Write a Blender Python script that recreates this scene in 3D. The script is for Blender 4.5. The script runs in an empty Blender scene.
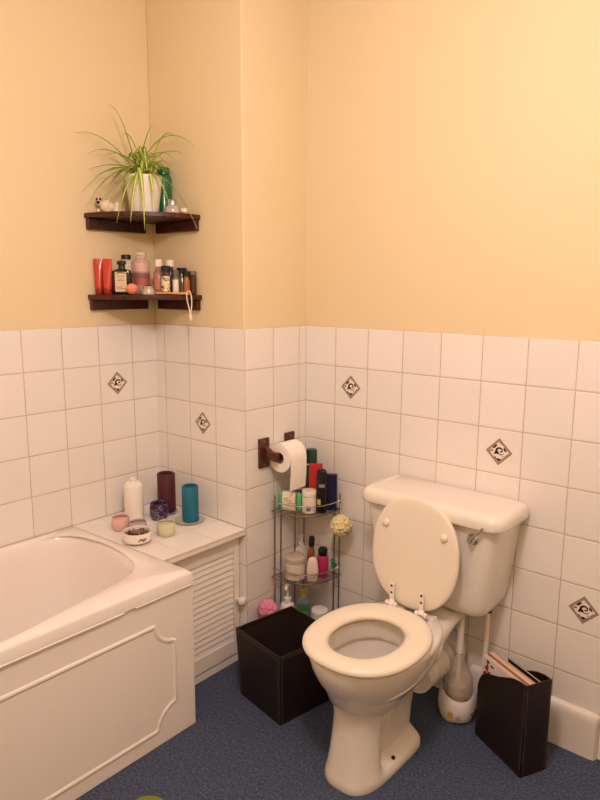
import bpy, bmesh, math, random
from mathutils import Vector, Matrix, noise
random.seed(7)
PI = math.pi
COL = bpy.context.scene.collection
H = 1.2988          # top of the tiling
S = 0.15            # tile size

# ------------------------------------------------------------------ materials
def lin(c):
    return tuple(((v/255)/12.92 if v/255 <= .04045 else ((v/255+.055)/1.055)**2.4) for v in c) + (1.0,)

MATS = {}
def mat(name, rgb, rough=.5, metal=0., var=.06, scale=30., bump=0., bscale=200., trans=0., ior=1.45, alpha=1., coat=0., spec=.5, sss=0.):
    """Principled surface whose colour is gently mottled by a procedural noise."""
    if name in MATS: return MATS[name]
    m = bpy.data.materials.new(name); m.use_nodes = True
    nt = m.node_tree; b = nt.nodes['Principled BSDF']
    b.inputs['Roughness'].default_value = rough
    b.inputs['Metallic'].default_value = metal
    b.inputs['IOR'].default_value = ior
    b.inputs['Transmission Weight'].default_value = trans
    b.inputs['Alpha'].default_value = alpha
    b.inputs['Coat Weight'].default_value = coat
    b.inputs['Coat Roughness'].default_value = .08
    b.inputs['Specular IOR Level'].default_value = spec
    if sss:
        b.inputs['Subsurface Weight'].default_value = sss
        b.inputs['Subsurface Radius'].default_value = (.01, .006, .003)
    tc = nt.nodes.new('ShaderNodeTexCoord'); nz = nt.nodes.new('ShaderNodeTexNoise')
    nz.inputs['Scale'].default_value = scale; nz.inputs['Detail'].default_value = 4
    nt.links.new(tc.outputs['Object'], nz.inputs['Vector'])
    mix = nt.nodes.new('ShaderNodeMix'); mix.data_type = 'RGBA'
    c = lin(rgb); mix.inputs[6].default_value = tuple(v*(1-var) for v in c[:3])+(1,)
    mix.inputs[7].default_value = tuple(min(1, v*(1+var)) for v in c[:3])+(1,)
    nt.links.new(nz.outputs['Fac'], mix.inputs[0]); nt.links.new(mix.outputs[2], b.inputs['Base Color'])
    if bump:
        n2 = nt.nodes.new('ShaderNodeTexNoise'); n2.inputs['Scale'].default_value = bscale; n2.inputs['Detail'].default_value = 3
        nt.links.new(tc.outputs['Object'], n2.inputs['Vector'])
        bp = nt.nodes.new('ShaderNodeBump'); bp.inputs['Strength'].default_value = bump; bp.inputs['Distance'].default_value = .002
        nt.links.new(n2.outputs['Fac'], bp.inputs['Height']); nt.links.new(bp.outputs['Normal'], b.inputs['Normal'])
    MATS[name] = m
    return m

def math_node(nt, op, a, b=None, c=None):
    n = nt.nodes.new('ShaderNodeMath'); n.operation = op
    for i, v in enumerate((a, b, c)):
        if v is None: continue
        if isinstance(v, (int, float)): n.inputs[i].default_value = v
        else: nt.links.new(v, n.inputs[i])
    return n.outputs[0]

def tile_mat(name, axis, u0, axis2='Z', v0=H, rgb=(240, 236, 229), grout=(200, 181, 160), gw=.011):
    """Square glazed tiles: joints every S along two axes of the object, counted from u0 and v0."""
    m = bpy.data.materials.new(name); m.use_nodes = True
    nt = m.node_tree; b = nt.nodes['Principled BSDF']
    tc = nt.nodes.new('ShaderNodeTexCoord'); sx = nt.nodes.new('ShaderNodeSeparateXYZ')
    nt.links.new(tc.outputs['Object'], sx.inputs[0])
    us = math_node(nt, 'DIVIDE', math_node(nt, 'SUBTRACT', sx.outputs[axis], u0), S)
    vs = math_node(nt, 'DIVIDE', math_node(nt, 'SUBTRACT', sx.outputs[axis2], v0), S)
    def edge(t):     # distance to the nearest joint, in tiles
        f = math_node(nt, 'FRACT', t)
        return math_node(nt, 'MINIMUM', f, math_node(nt, 'SUBTRACT', 1.0, f))
    d = math_node(nt, 'MINIMUM', edge(us), edge(vs))
    mr = nt.nodes.new('ShaderNodeMapRange'); mr.interpolation_type = 'SMOOTHSTEP'
    mr.inputs['From Min'].default_value = gw*.55; mr.inputs['From Max'].default_value = gw*1.25
    nt.links.new(d, mr.inputs['Value'])
    cid = nt.nodes.new('ShaderNodeCombineXYZ')
    nt.links.new(math_node(nt, 'FLOOR', us), cid.inputs[0]); nt.links.new(math_node(nt, 'FLOOR', vs), cid.inputs[1])
    wn = nt.nodes.new('ShaderNodeTexWhiteNoise'); wn.noise_dimensions = '2D'; nt.links.new(cid.outputs[0], wn.inputs['Vector'])
    nz = nt.nodes.new('ShaderNodeTexNoise'); nz.inputs['Scale'].default_value = 9; nt.links.new(tc.outputs['Object'], nz.inputs['Vector'])
    hv = nt.nodes.new('ShaderNodeHueSaturation'); hv.inputs['Color'].default_value = lin(rgb)
    val = math_node(nt, 'ADD', math_node(nt, 'MULTIPLY', wn.outputs['Value'], .05), math_node(nt, 'MULTIPLY', nz.outputs['Fac'], .05))
    nt.links.new(math_node(nt, 'ADD', val, .95), hv.inputs['Value'])
    gcol = nt.nodes.new('ShaderNodeMix'); gcol.data_type = 'RGBA'
    gn = nt.nodes.new('ShaderNodeTexNoise'); gn.inputs['Scale'].default_value = 14; nt.links.new(tc.outputs['Object'], gn.inputs['Vector'])
    gcol.inputs[6].default_value = lin(tuple(int(c*.86) for c in grout)); gcol.inputs[7].default_value = lin(tuple(min(255, int(c*1.14)) for c in grout))
    nt.links.new(gn.outputs['Fac'], gcol.inputs[0])
    mix = nt.nodes.new('ShaderNodeMix'); mix.data_type = 'RGBA'
    nt.links.new(mr.outputs[0], mix.inputs[0]); nt.links.new(gcol.outputs[2], mix.inputs[6]); nt.links.new(hv.outputs[0], mix.inputs[7])
    nt.links.new(mix.outputs[2], b.inputs['Base Color'])
    ro = nt.nodes.new('ShaderNodeMapRange'); ro.inputs['To Min'].default_value = .85; ro.inputs['To Max'].default_value = .32
    nt.links.new(mr.outputs[0], ro.inputs['Value']); nt.links.new(ro.outputs[0], b.inputs['Roughness'])
    pil = nt.nodes.new('ShaderNodeMapRange'); pil.interpolation_type = 'SMOOTHERSTEP'
    pil.inputs['From Min'].default_value = gw*.4; pil.inputs['From Max'].default_value = gw*3.2
    nt.links.new(d, pil.inputs['Value'])
    hgt = math_node(nt, 'ADD', pil.outputs[0], math_node(nt, 'MULTIPLY', nz.outputs['Fac'], .35))
    bp = nt.nodes.new('ShaderNodeBump'); bp.inputs['Strength'].default_value = .55; bp.inputs['Distance'].default_value = .0016
    nt.links.new(hgt, bp.inputs['Height']); nt.links.new(bp.outputs['Normal'], b.inputs['Normal'])
    return m

def carpet_mat():
    m = bpy.data.materials.new('blue_carpet'); m.use_nodes = True
    nt = m.node_tree; b = nt.nodes['Principled BSDF']; b.inputs['Roughness'].default_value = .95; b.inputs['Specular IOR Level'].default_value = .1
    tc = nt.nodes.new('ShaderNodeTexCoord')
    nz = nt.nodes.new('ShaderNodeTexNoise'); nz.inputs['Scale'].default_value = 320; nz.inputs['Detail'].default_value = 2
    n2 = nt.nodes.new('ShaderNodeTexNoise'); n2.inputs['Scale'].default_value = 120; n2.inputs['Detail'].default_value = 3
    for n in (nz, n2): nt.links.new(tc.outputs['Object'], n.inputs['Vector'])
    r = nt.nodes.new('ShaderNodeValToRGB')
    r.color_ramp.elements[0].position = .36; r.color_ramp.elements[0].color = lin((50, 60, 80))
    r.color_ramp.elements[1].position = .66; r.color_ramp.elements[1].color = lin((104, 114, 134))
    e = r.color_ramp.elements.new(.5); e.color = lin((74, 84, 106))
    s = math_node(nt, 'ADD', math_node(nt, 'MULTIPLY', nz.outputs['Fac'], .55), math_node(nt, 'MULTIPLY', n2.outputs['Fac'], .45))
    nt.links.new(s, r.inputs[0]); nt.links.new(r.outputs[0], b.inputs['Base Color'])
    bp = nt.nodes.new('ShaderNodeBump'); bp.inputs['Strength'].default_value = .7; bp.inputs['Distance'].default_value = .003
    nt.links.new(nz.outputs['Fac'], bp.inputs['Height']); nt.links.new(bp.outputs['Normal'], b.inputs['Normal'])
    return m

def wood_mat(name, a, bcol, rough=.35, stretch=(4, 40, 40)):
    m = bpy.data.materials.new(name); m.use_nodes = True
    nt = m.node_tree; b = nt.nodes['Principled BSDF']; b.inputs['Roughness'].default_value = rough
    tc = nt.nodes.new('ShaderNodeTexCoord'); mp = nt.nodes.new('ShaderNodeMapping'); mp.inputs['Scale'].default_value = stretch
    nz = nt.nodes.new('ShaderNodeTexNoise'); nz.inputs['Scale'].default_value = 2.2; nz.inputs['Detail'].default_value = 6; nz.inputs['Distortion'].default_value = .6
    nt.links.new(tc.outputs['Object'], mp.inputs[0]); nt.links.new(mp.outputs[0], nz.inputs['Vector'])
    r = nt.nodes.new('ShaderNodeValToRGB'); r.color_ramp.elements[0].position = .35; r.color_ramp.elements[0].color = lin(a)
    r.color_ramp.elements[1].position = .68; r.color_ramp.elements[1].color = lin(bcol)
    nt.links.new(nz.outputs['Fac'], r.inputs[0]); nt.links.new(r.outputs[0], b.inputs['Base Color'])
    return m

PAINT = mat('cream_wall_paint', (234, 216, 176), .8, var=.025, scale=2.3, bump=.25, bscale=55, spec=.25)
CEIL = mat('white_ceiling_paint', (240, 236, 226), .9, var=.02, scale=3)
CARPET = carpet_mat()
CERAMIC = mat('white_ceramic', (238, 232, 222), .14, var=.012, scale=5, coat=.3)
SEATW = mat('ivory_seat_plastic', (240, 231, 212), .3, var=.012, scale=6)
WHITEP = mat('white_plastic', (238, 233, 224), .35, var=.02)
BATHW = mat('white_bath_acrylic', (246, 240, 233), .2, var=.012, scale=4, coat=.2)
PANELW = mat('white_panel_plastic', (246, 239, 230), .42, var=.02, scale=4)
PAINTW = mat('white_gloss_paint', (246, 240, 229), .4, var=.03, scale=12)
DARKWOOD = wood_mat('dark_mahogany', (44, 17, 13), (84, 36, 26))
HOLDWOOD = wood_mat('dark_holder_wood', (58, 26, 18), (100, 50, 34), stretch=(30, 30, 5))
LEATHER = mat('dark_brown_leatherette', (33, 22, 19), .42, var=.18, scale=60, bump=.5, bscale=320)
LINING = mat('dark_brown_lining', (46, 34, 30), .6, var=.12)
STITCH = mat('grey_brown_stitching', (112, 95, 83), .8)
CHROME = mat('chrome', (200, 198, 194), .16, 1., var=.03)
DULLCHROME = mat('dull_chrome_wire', (150, 142, 132), .28, 1., var=.1)
GLASS = mat('clear_glass', (246, 248, 246), .03, trans=1., var=.005)
PINKGLASS = mat('rosy_liquid', (206, 130, 118), .1, trans=.55, var=.03, ior=1.35)
HAZE = mat('cloudy_clear_plastic', (240, 230, 216), .12, alpha=.5, var=.02, coat=.5)
BLACKP = mat('black_plastic', (22, 20, 21), .3, var=.1)
BLACKG = mat('very_dark_glass', (24, 15, 13), .08, var=.1, coat=.4)
REDT = mat('red_tube_plastic', (200, 62, 50), .3, var=.05, coat=.3)
CREAML = mat('cream_paper_label', (226, 204, 168), .7, var=.05)
INK = mat('dark_print', (40, 30, 28), .7)
PRINTG = mat('grey_print', (120, 108, 104), .7)
GREENB = mat('bottle_green_plastic', (30, 112, 62), .25, var=.08, coat=.3)
DARKGREEN = mat('dark_green_metal', (18, 58, 44), .3, var=.06, coat=.3)
LEAF = None

# ------------------------------------------------------------------ mesh builder
class MB:
    def __init__(s): s.v, s.f, s.mi, s.m = [], [], [], 0
    def slot(s, i): s.m = i; return s
    def add(s, vs, fs):
        o = len(s.v); s.v += [tuple(p) for p in vs]
        for f in fs: s.f.append(tuple(i+o for i in f)); s.mi.append(s.m)
        return s
    def box(s, x0, x1, y0, y1, z0, z1, M=None):
        vs = [Vector((x, y, z)) for z in (z0, z1) for y in (y0, y1) for x in (x0, x1)]
        if M is not None: vs = [M @ p for p in vs]
        return s.add(vs, [(0, 2, 3, 1), (4, 5, 7, 6), (0, 1, 5, 4), (2, 6, 7, 3), (0, 4, 6, 2), (1, 3, 7, 5)])
    def loft(s, rings, cap0=True, cap1=True, closed=True):
        n = len(rings[0]); vs = [p for r in rings for p in r]; fs = []
        for k in range(len(rings)-1):
            for i in range(n if closed else n-1):
                j = (i+1) % n; fs.append((k*n+i, k*n+j, (k+1)*n+j, (k+1)*n+i))
        if cap0: fs.append(tuple(reversed(range(n))))
        if cap1: fs.append(tuple((len(rings)-1)*n+i for i in range(n)))
        return s.add(vs, fs)
    def lathe(s, prof, c=(0, 0, 0), n=32, cap0=True, cap1=True, sx=1, sy=1):
        return s.loft([[(c[0]+r*sx*math.cos(2*PI*i/n), c[1]+r*sy*math.sin(2*PI*i/n), c[2]+z) for i in range(n)] for r, z in prof], cap0, cap1)
    def tube(s, pts, r, n=8, closed=False, flat=1.0):
        pts = [Vector(p) for p in pts]; L = len(pts); rings = []
        up = None
        for k, p in enumerate(pts):
            if closed: t = pts[(k+1) % L]-pts[k-1]
            else: t = pts[min(k+1, L-1)]-pts[max(k-1, 0)]
            t.normalize()
            if up is None:
                up = Vector((0, 0, 1)) if abs(t.z) < .9 else Vector((1, 0, 0))
            a = t.cross(up).normalized(); b = a.cross(t).normalized(); up = b
            rr = r[k] if isinstance(r, (list, tuple)) else r
            rings.append([p+a*rr*math.cos(2*PI*i/n)+b*rr*flat*math.sin(2*PI*i/n) for i in range(n)])
        if closed: rings.append(rings[0]); return s.loft(rings, False, False)
        return s.loft(rings)
    def prism(s, outline, z0, z1, M=None):
        n = len(outline)
        vs = [Vector((x, y, z)) for z in (z0, z1) for x, y in outline]
        if M is not None: vs = [M @ p for p in vs]
        return s.add(vs, [tuple(reversed(range(n))), tuple(range(n, 2*n))]+[(i, (i+1) % n, n+(i+1) % n, n+i) for i in range(n)])
    def xform(s, M): s.v = [tuple(M @ Vector(p)) for p in s.v]; return s
    def build(s, name, mats, parent=None, bevel=0, seg=2, smooth=True, angle=40, sub=0):
        me = bpy.data.meshes.new(name); me.from_pydata(s.v, [], s.f)
        if not isinstance(mats, (list, tuple)): mats = [mats]
        for m in mats: me.materials.append(m)
        for p, i in zip(me.polygons, s.mi): p.material_index = i
        bm = bmesh.new(); bm.from_mesh(me); bmesh.ops.remove_doubles(bm, verts=bm.verts, dist=1e-6)
        bmesh.ops.recalc_face_normals(bm, faces=bm.faces); bm.to_mesh(me); bm.free()
        me.update()
        if smooth and len(me.polygons):
            me.polygons.foreach_set('use_smooth', [True]*len(me.polygons)); me.set_sharp_from_angle(angle=math.radians(angle))
        o = bpy.data.objects.new(name, me); COL.objects.link(o)
        if parent: o.parent = parent
        if bevel:
            b = o.modifiers.new('Bevel', 'BEVEL'); b.width = bevel; b.segments = seg; b.limit_method = 'ANGLE'; b.angle_limit = math.radians(35)
            if smooth: b.harden_normals = True
        if sub:
            d = o.modifiers.new('Subdivision', 'SUBSURF'); d.levels = sub; d.render_levels = sub
        return o

def tag(o, label=None, cat=None, group=None, kind=None):
    if label: o['label'] = label
    if cat: o['category'] = cat
    if group: o['group'] = group
    if kind: o['kind'] = kind
    return o
def thing(name, label, cat, loc=(0, 0, 0), rz=0, group=None):
    o = bpy.data.objects.new(name, None); COL.objects.link(o); o.empty_display_size = .05
    o.location = loc; o.rotation_euler = (0, 0, rz)
    return tag(o, label, cat, group)
def struct(o): return tag(o, kind='structure')
def sell(cx, cy, a, b, n=48, e=2.0, z=0, b2=None):
    """superellipse ring; b is the -y extent, b2 the +y extent"""
    out = []
    for i in range(n):
        t = 2*PI*i/n; c, s_ = math.cos(t), math.sin(t)
        bb = b if s_ < 0 else (b2 if b2 is not None else b)
        out.append((cx+a*math.copysign(abs(c)**(2/e), c), cy+bb*math.copysign(abs(s_)**(2/e), s_), z))
    return out

# ------------------------------------------------------------------ the room
XL, YA = -.5152, -.3432         # tiled face of the left wall, of the alcove wall
T = .006                        # tiles stand this proud of the plaster
RX, FY, ZC = 2.1, -2.55, 2.56
struct(MB().box(XL-.2, RX+.15, FY-.15, .15, -.1, 0).build('floor', CARPET, smooth=False))
struct(MB().box(XL-.2, RX+.15, FY-.15, .15, ZC, ZC+.1).build('ceiling', CEIL, smooth=False))
wl = struct(MB().box(XL-.15, XL-T, FY-.15, .12, 0, ZC).build('wall_left', PAINT, smooth=False))
wc = struct(MB().box(XL-T, -T, YA+T, .10, 0, ZC).build('wall_column', PAINT, bevel=.006, seg=3))
wb = struct(MB().box(-T, RX+.15, T, .15, 0, ZC).build('wall_back', PAINT, smooth=False))
struct(MB().box(RX, RX+.15, FY, T, 0, ZC).build('wall_right', PAINT, smooth=False))
struct(MB().box(XL-T, RX, FY-.15, FY, 0, ZC).build('wall_front', PAINT, smooth=False))
def tiling(parent, x0, x1, y0, y1, axis, u0):
    o = MB().box(x0, x1, y0, y1, 0, H).build('wall_tiling', tile_mat('white_tiles_'+parent.name, axis, u0), parent, bevel=.0015, seg=2)
    return o
tiling(wl, XL-T-.01, XL, FY, YA+T, 1, -.4595)
tiling(wc, XL, -.0102, YA, YA+T+.004, 0, -.1585)
tiling(wc, -.0102, .0, YA, T, 1, -.1908)
tiling(wb, -.0005, RX, .0, T+.01, 0, 0)
def clipped(pts):
    return pts
BROWN = mat('brown_tile_border', (160, 136, 120), .35, var=.1, scale=90)
DARKB = mat('dark_brown_motif', (58, 34, 26), .35)
INNER = mat('cream_motif_ground', (240, 232, 220), .3)
def decal(parent, c, ux):
    """a diamond transfer with a scroll motif, in the plane spanned by ux and z"""
    ux = Vector(ux); uz = Vector((0, 0, 1)); nrm = ux.cross(uz); c = Vector(c)
    M = Matrix((ux.to_4d(), uz.to_4d(), nrm.to_4d(), (0, 0, 0, 1))).transposed()
    for i in range(4): M[i][3] = (c[i] if i < 3 else 1)
    for j in range(3): M[3][j] = 0
    b = MB()
    def P(pts, z, i): b.slot(i).prism(pts, 0.0001, z, M)
    R = .0455
    P([(R, 0), (0, R), (-R, 0), (0, -R)], .0006, 0)
    q = .0335; w = []
    for k in range(48):
        t = 2*PI*k/48; rr = q/(abs(math.cos(t))+abs(math.sin(t)))
        rr *= 1+.05*math.sin(7*t+1)
        w.append((rr*math.cos(t), rr*math.sin(t)))
    P(w, .0008, 1)
    def strip(pts, wd):
        L = len(pts); l, r = [], []
        for k, p in enumerate(pts):
            a = pts[max(k-1, 0)]; d = pts[min(k+1, L-1)]; tx, ty = d[0]-a[0], d[1]-a[1]; n = math.hypot(tx, ty) or 1
            ww = wd[k] if isinstance(wd, list) else wd
            l.append((p[0]-ty/n*ww, p[1]+tx/n*ww)); r.append((p[0]+ty/n*ww, p[1]-tx/n*ww))
        for k in range(L-1): P([l[k], r[k], r[k+1], l[k+1]], .0010, 2)
    # scroll: a stem that sweeps up and curls over to the right
    sp = [(.004+(.0125-.0068*k/14)*math.cos(a), .0035+(.0115-.0062*k/14)*math.sin(a)) for k, a in enumerate([PI*1.0-k*PI*1.30/14 for k in range(15)])]
    strip([(-.016, -.009), (-.012, -.006), (-.0085, -.001)]+sp, [.0012, .0035, .0045]+[.0038-.00016*k for k in range(15)])
    P([(-.011, -.006), (-.003, -.009), (.002, -.004), (-.003, .001), (-.009, .003)], .0010, 2)
    strip([(.000, -.0075), (.006, -.0095), (.012, -.008), (.017, -.003)], [.0018, .0016, .0014, .0008])
    P([(.002, .000), (.0065, .0045), (.0095, .001), (.006, -.002)], .0010, 2)
    strip([(-.021, .009), (-.014, .016), (-.007, .023)], [.0018, .0036, .0018])
    strip([(.016, .014), (.020, .008), (.025, .003)], [.0018, .0036, .0016])
    strip([(-.028, -.001), (-.024, .004), (-.020, .000)], .0022)
    P([(-.009, -.024), (0, -.033), (.009, -.024), (0, -.0215)], .0010, 2)
    strip([(-.013, -.018), (-.008, -.0235)], .0016); strip([(.012, -.016), (.016, -.013)], .0012)
    b.build('decorative_tile', [BROWN, INNER, DARKB], parent, smooth=False)
decal(wb, (.225, 0, H-.225), (1, 0, 0)); decal(wb, (.825, 0, H-.375), (1, 0, 0)); decal(wb, (1.125, 0, H-.825), (1, 0, 0))
decal(wc, (-.2335, YA, H-.375), (1, 0, 0)); decal(wl, (XL, -.5345, H-.225), (0, 1, 0))
# glazed skirting along the back wall, with a rounded top
prof = [(-.019, 0), (-.019, .118)]+[(-.019+.013*(1-math.cos(a)), .118+.03*math.sin(a)) for a in [k*PI/2/6 for k in range(1, 7)]]+[(.0, .150), (.0, 0)]
def skirting(x0, x1, name):
    r = lambda x, d=0: [(x, y+d*0, z) for y, z in prof]
    return struct(MB().loft([r(x0), r(x1-.02), [(x1-.006, y*.8, z*(1 if z < .02 else .985)) for y, z in prof], [(x1, y*.3, z*(1 if z < .02 else .95)) for y, z in prof]]).build(name, mat('white_skirting_glaze', (232, 226, 216), .35, var=.02, scale=6)))
skirting(.775, 1.2, 'baseboard_back')

# ------------------------------------------------------------------ bath
bath = thing('bathtub', 'white built-in bathtub with moulded side panel along the left wall', 'bathtub', (-.19, -1.52, 0))
BX0, BX1, BY0, BY1, BZ = XL+.001, .135, -2.301, -.717, .551
cx, cy = -.19, -1.52
half = [(-.475, -1.52), (-.477, -1.2), (-.476, -1.0), (-.458, -.86), (-.40, -.792), (-.30, -.770), (-.20, -.774), (-.10, -.795), (-.03, -.825), (.012, -.880), (.035, -.96), (.062, -1.12), (.088, -1.28), (.094, -1.40), (.095, -1.52)]
full = half+[(x, -3.04-y) for x, y in reversed(half[1:-1])]
def catmull(P, sub=6):
    out = []; n = len(P)
    for i in range(n):
        p0, p1, p2, p3 = (Vector(P[(i+k-1) % n]) for k in range(4))
        for k in range(sub):
            t = k/sub
            out.append(.5*((2*p1)+(p2-p0)*t+(2*p0-5*p1+4*p2-p3)*t*t+(3*p1-p0-3*p2+p3)*t**3))
    return out
inner = catmull(full)
poly = [(math.atan2(p.y-cy, p.x-cx), math.hypot(p.x-cx, p.y-cy)) for p in inner]
poly.sort()
def rin(t):
    t = (t+PI) % (2*PI)-PI
    for k in range(len(poly)):
        a0, r0 = poly[k-1]; a1, r1 = poly[k]
        if k == 0: a0 -= 2*PI
        if a0 <= t <= a1: return r0+(r1-r0)*(t-a0)/max(a1-a0, 1e-9)
    a0, r0 = poly[-1]; a1, r1 = poly[0]; a1 += 2*PI
    return r0+(r1-r0)*(t-a0)/(a1-a0)
angs = [k*2*PI/160-PI for k in range(160)]
for X in (BX0, BX1):
    for Y in (BY0, BY1): angs.append(math.atan2(Y-cy, X-cx))
angs = sorted(angs)
def rout(t, ins=0):
    c, s_ = math.cos(t), math.sin(t); k = 9e9
    if c > 1e-9: k = min(k, (BX1-ins-cx)/c)
    if c < -1e-9: k = min(k, (BX0+ins-cx)/c)
    if s_ > 1e-9: k = min(k, (BY1-ins-cy)/s_)
    if s_ < -1e-9: k = min(k, (BY0+ins-cy)/s_)
    return k
def bring(fn, z): return [(fn(t)*math.cos(t), fn(t)*math.sin(t), z(t) if callable(z) else z) for t in angs]
def inn(sc, d=0): return lambda t: rin(t)*sc-d
rings = [bring(lambda t: rout(t, .008), .505), bring(lambda t: rout(t, .0), .508), bring(lambda t: rout(t, 0), .541), bring(lambda t: rout(t, .0025), .5475), bring(lambda t: rout(t, .008), BZ),
         bring(lambda t: max(rin(t)+.014, 0), BZ), bring(inn(1, -.004), BZ-.003), bring(inn(1, .004), BZ-.010), bring(inn(1, .012), BZ-.03), bring(inn(1, .022), BZ-.09),
         bring(inn(.985, .035), .36), bring(inn(.965, .05), .26), bring(inn(.94, .065), .19), bring(inn(.88, .075), .155), bring(inn(.7, .07), .145), bring(inn(.3, .02), .142)]
for r_i in rings[:6]:
    for k, (x, y, z_) in enumerate(r_i):
        if y > 0: r_i[k] = (x, y-.040*(BX1-cx-x)/(BX1-BX0)*y/(BY1-cy), z_)
MB().loft(rings, False, True).build('tub', BATHW, bath, angle=60)
pm = MB().box(BX1-.016-cx, BX1-.008-cx, BY0-cy, BY1+.007-cy, 0.001, .507)
pm.box(BX0-cx, BX1-.016-cx, BY1-.012-cy, BY1-.002-cy, .001, .5)
bp = pm.build('side_panel', PANELW, bath, bevel=.003, seg=2)
MB().tube([(BX1-.0015-cx, BY0+.02-cy, .5045), (BX1-.0015-cx, -.975-cy, .5045)], .0034, 8).tube([(BX1-.0015-cx, -.935-cy, .5045), (BX1-.0015-cx, BY1-.004-cy, .5045)], .0030, 8).build('sealant', mat('white_sealant', (246, 240, 232), .6, var=.05, scale=60), bath)
def mould(y0, y1, z0, z1, cut=.062):
    """closed path in the y-z plane with a scooped notch at every corner"""
    pts = []
    def corner(yc, zc, sy, sz, rev):
        r = cut*.90; a = [(yc+sy*cut, zc), (yc+sy*cut*.985, zc+sz*cut*.06)]
        for k in range(11):
            t = math.radians(8+74*k/10); a.append((yc+sy*r*math.cos(t), zc+sz*r*math.sin(t)))
        a += [(yc+sy*cut*.06, zc+sz*cut*.985), (yc, zc+sz*cut)]
        return list(reversed(a)) if rev else a
    pts += corner(y1, z1, -1, -1, False); pts += corner(y1, z0, -1, 1, True)
    pts += corner(y0, z0, 1, 1, False); pts += corner(y0, z1, 1, -1, True)
    return pts
xf = BX1-.008
path = [(xf-cx-.001, y-cy, z) for y, z in mould(-2.24, -.783, .047, .421, .082)]
def offset(path, d):
    n = len(path); out = []
    for i in range(n):
        a, b = path[i-1], path[(i+1) % n]; ty, tz = b[1]-a[1], b[2]-a[2]; L = math.hypot(ty, tz)
        out.append((path[i][0], path[i][1]+tz/L*d, path[i][2]-ty/L*d))
    return out
def lift(p, h): return [(a+h, b, c) for a, b, c in p]
mr_ = []
for d, h in ((.0, 0), (-.002, .003), (-.006, .0048), (-.010, .0050), (-.014, .0035), (-.017, .0004), (-.019, -.0006)):
    mr_.append(lift(offset(path, -d), h))
MB().loft(mr_, False, False).build('panel_moulding', PANELW, bp, angle=70)

# ------------------------------------------------------------------ louvred cupboard
CT = .548
cup = thing('boxed_cupboard', 'low white cupboard with louvred door and tiled top between bath and column', 'cupboard', (-.27, -.54, 0))
O = Vector((-.27, -.54, 0))
fx = -.035
b = MB(); y0, y1 = -.714, YA-.002
b.box(XL+.002-O.x, fx-.022-O.x, y0-O.y, y0+.012-O.y, .0, CT-.034)
b.box(XL+.002-O.x, fx-.022-O.x, y1-.012-O.y, y1-O.y, .0, CT-.034)
b.box(fx-.022-O.x, fx-.004-O.x, y0-O.y, y1-O.y, .0, .027)
b.box(fx-.022-O.x, fx-.0215-O.x, y0-O.y, y1-O.y, .490, CT-.026)
b.build('carcass', PAINTW, cup, bevel=.0015)
def wtop(e):
    return [(x-O.x, y-O.y) for x, y in ((XL+.001, -.7550), (-.001-e, -.7235), (-.001-e, y1+.001), (XL+.001, y1+.001))]
ct = MB().prism(wtop(.001), CT-.024, CT-.008).build('worktop_edge', PAINTW, cup, bevel=.002)
tm = tile_mat('white_tiles_worktop', 0, -.152-O.x, 1, -.4945-O.y, gw=.009, grout=(222, 208, 188))
MB().prism(wtop(0), CT-.008, CT).build('tiled_top', tm, cup, bevel=.0012)
d = MB(); da, db, dz0, dz1 = y0+.004-O.y, y1-.002-O.y, .036, .517
X0, X1 = fx-.020-O.x, fx-O.x
la, lb, lz0, lz1 = da+.05, db-.027, .096, .456
d.box(X0, X1, da, la, dz0, dz1); d.box(X0, X1, lb, db, dz0, dz1); d.box(X0, X1, la, lb, dz0, lz0); d.box(X0, X1, la, lb, lz1, dz1)
d.box(X0, X0+.003, la, lb, lz0, lz1)
n = 16; st = (lz1-lz0)/n
for k in range(n):
    zc = lz0+(k+.5)*st
    zb_, zt2 = zc-st*.5, zc+st*.62
    prof_ = [(X1-.0025, zb_), (X1-.0065, zb_-.001), (X1-.0135, zt2-.002), (X1-.0095, zt2)]
    d.loft([[(x, yy, zz) for x, zz in prof_] for yy in (la, lb)])
door = d.build('louvre_door', PAINTW, cup, bevel=.0015, seg=1)
MB().lathe([(.006, 0), (.006, .012), (.010, .016), (.016, .023), (.0185, .031), (.0165, .039), (.009, .0445), (0.001, .0455)], n=24).xform(Matrix.Translation((X1-.001, db-.013, .262)) @ Matrix.Rotation(PI/2, 4, 'Y')).build('door_knob', WHITEP, door)

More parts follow.
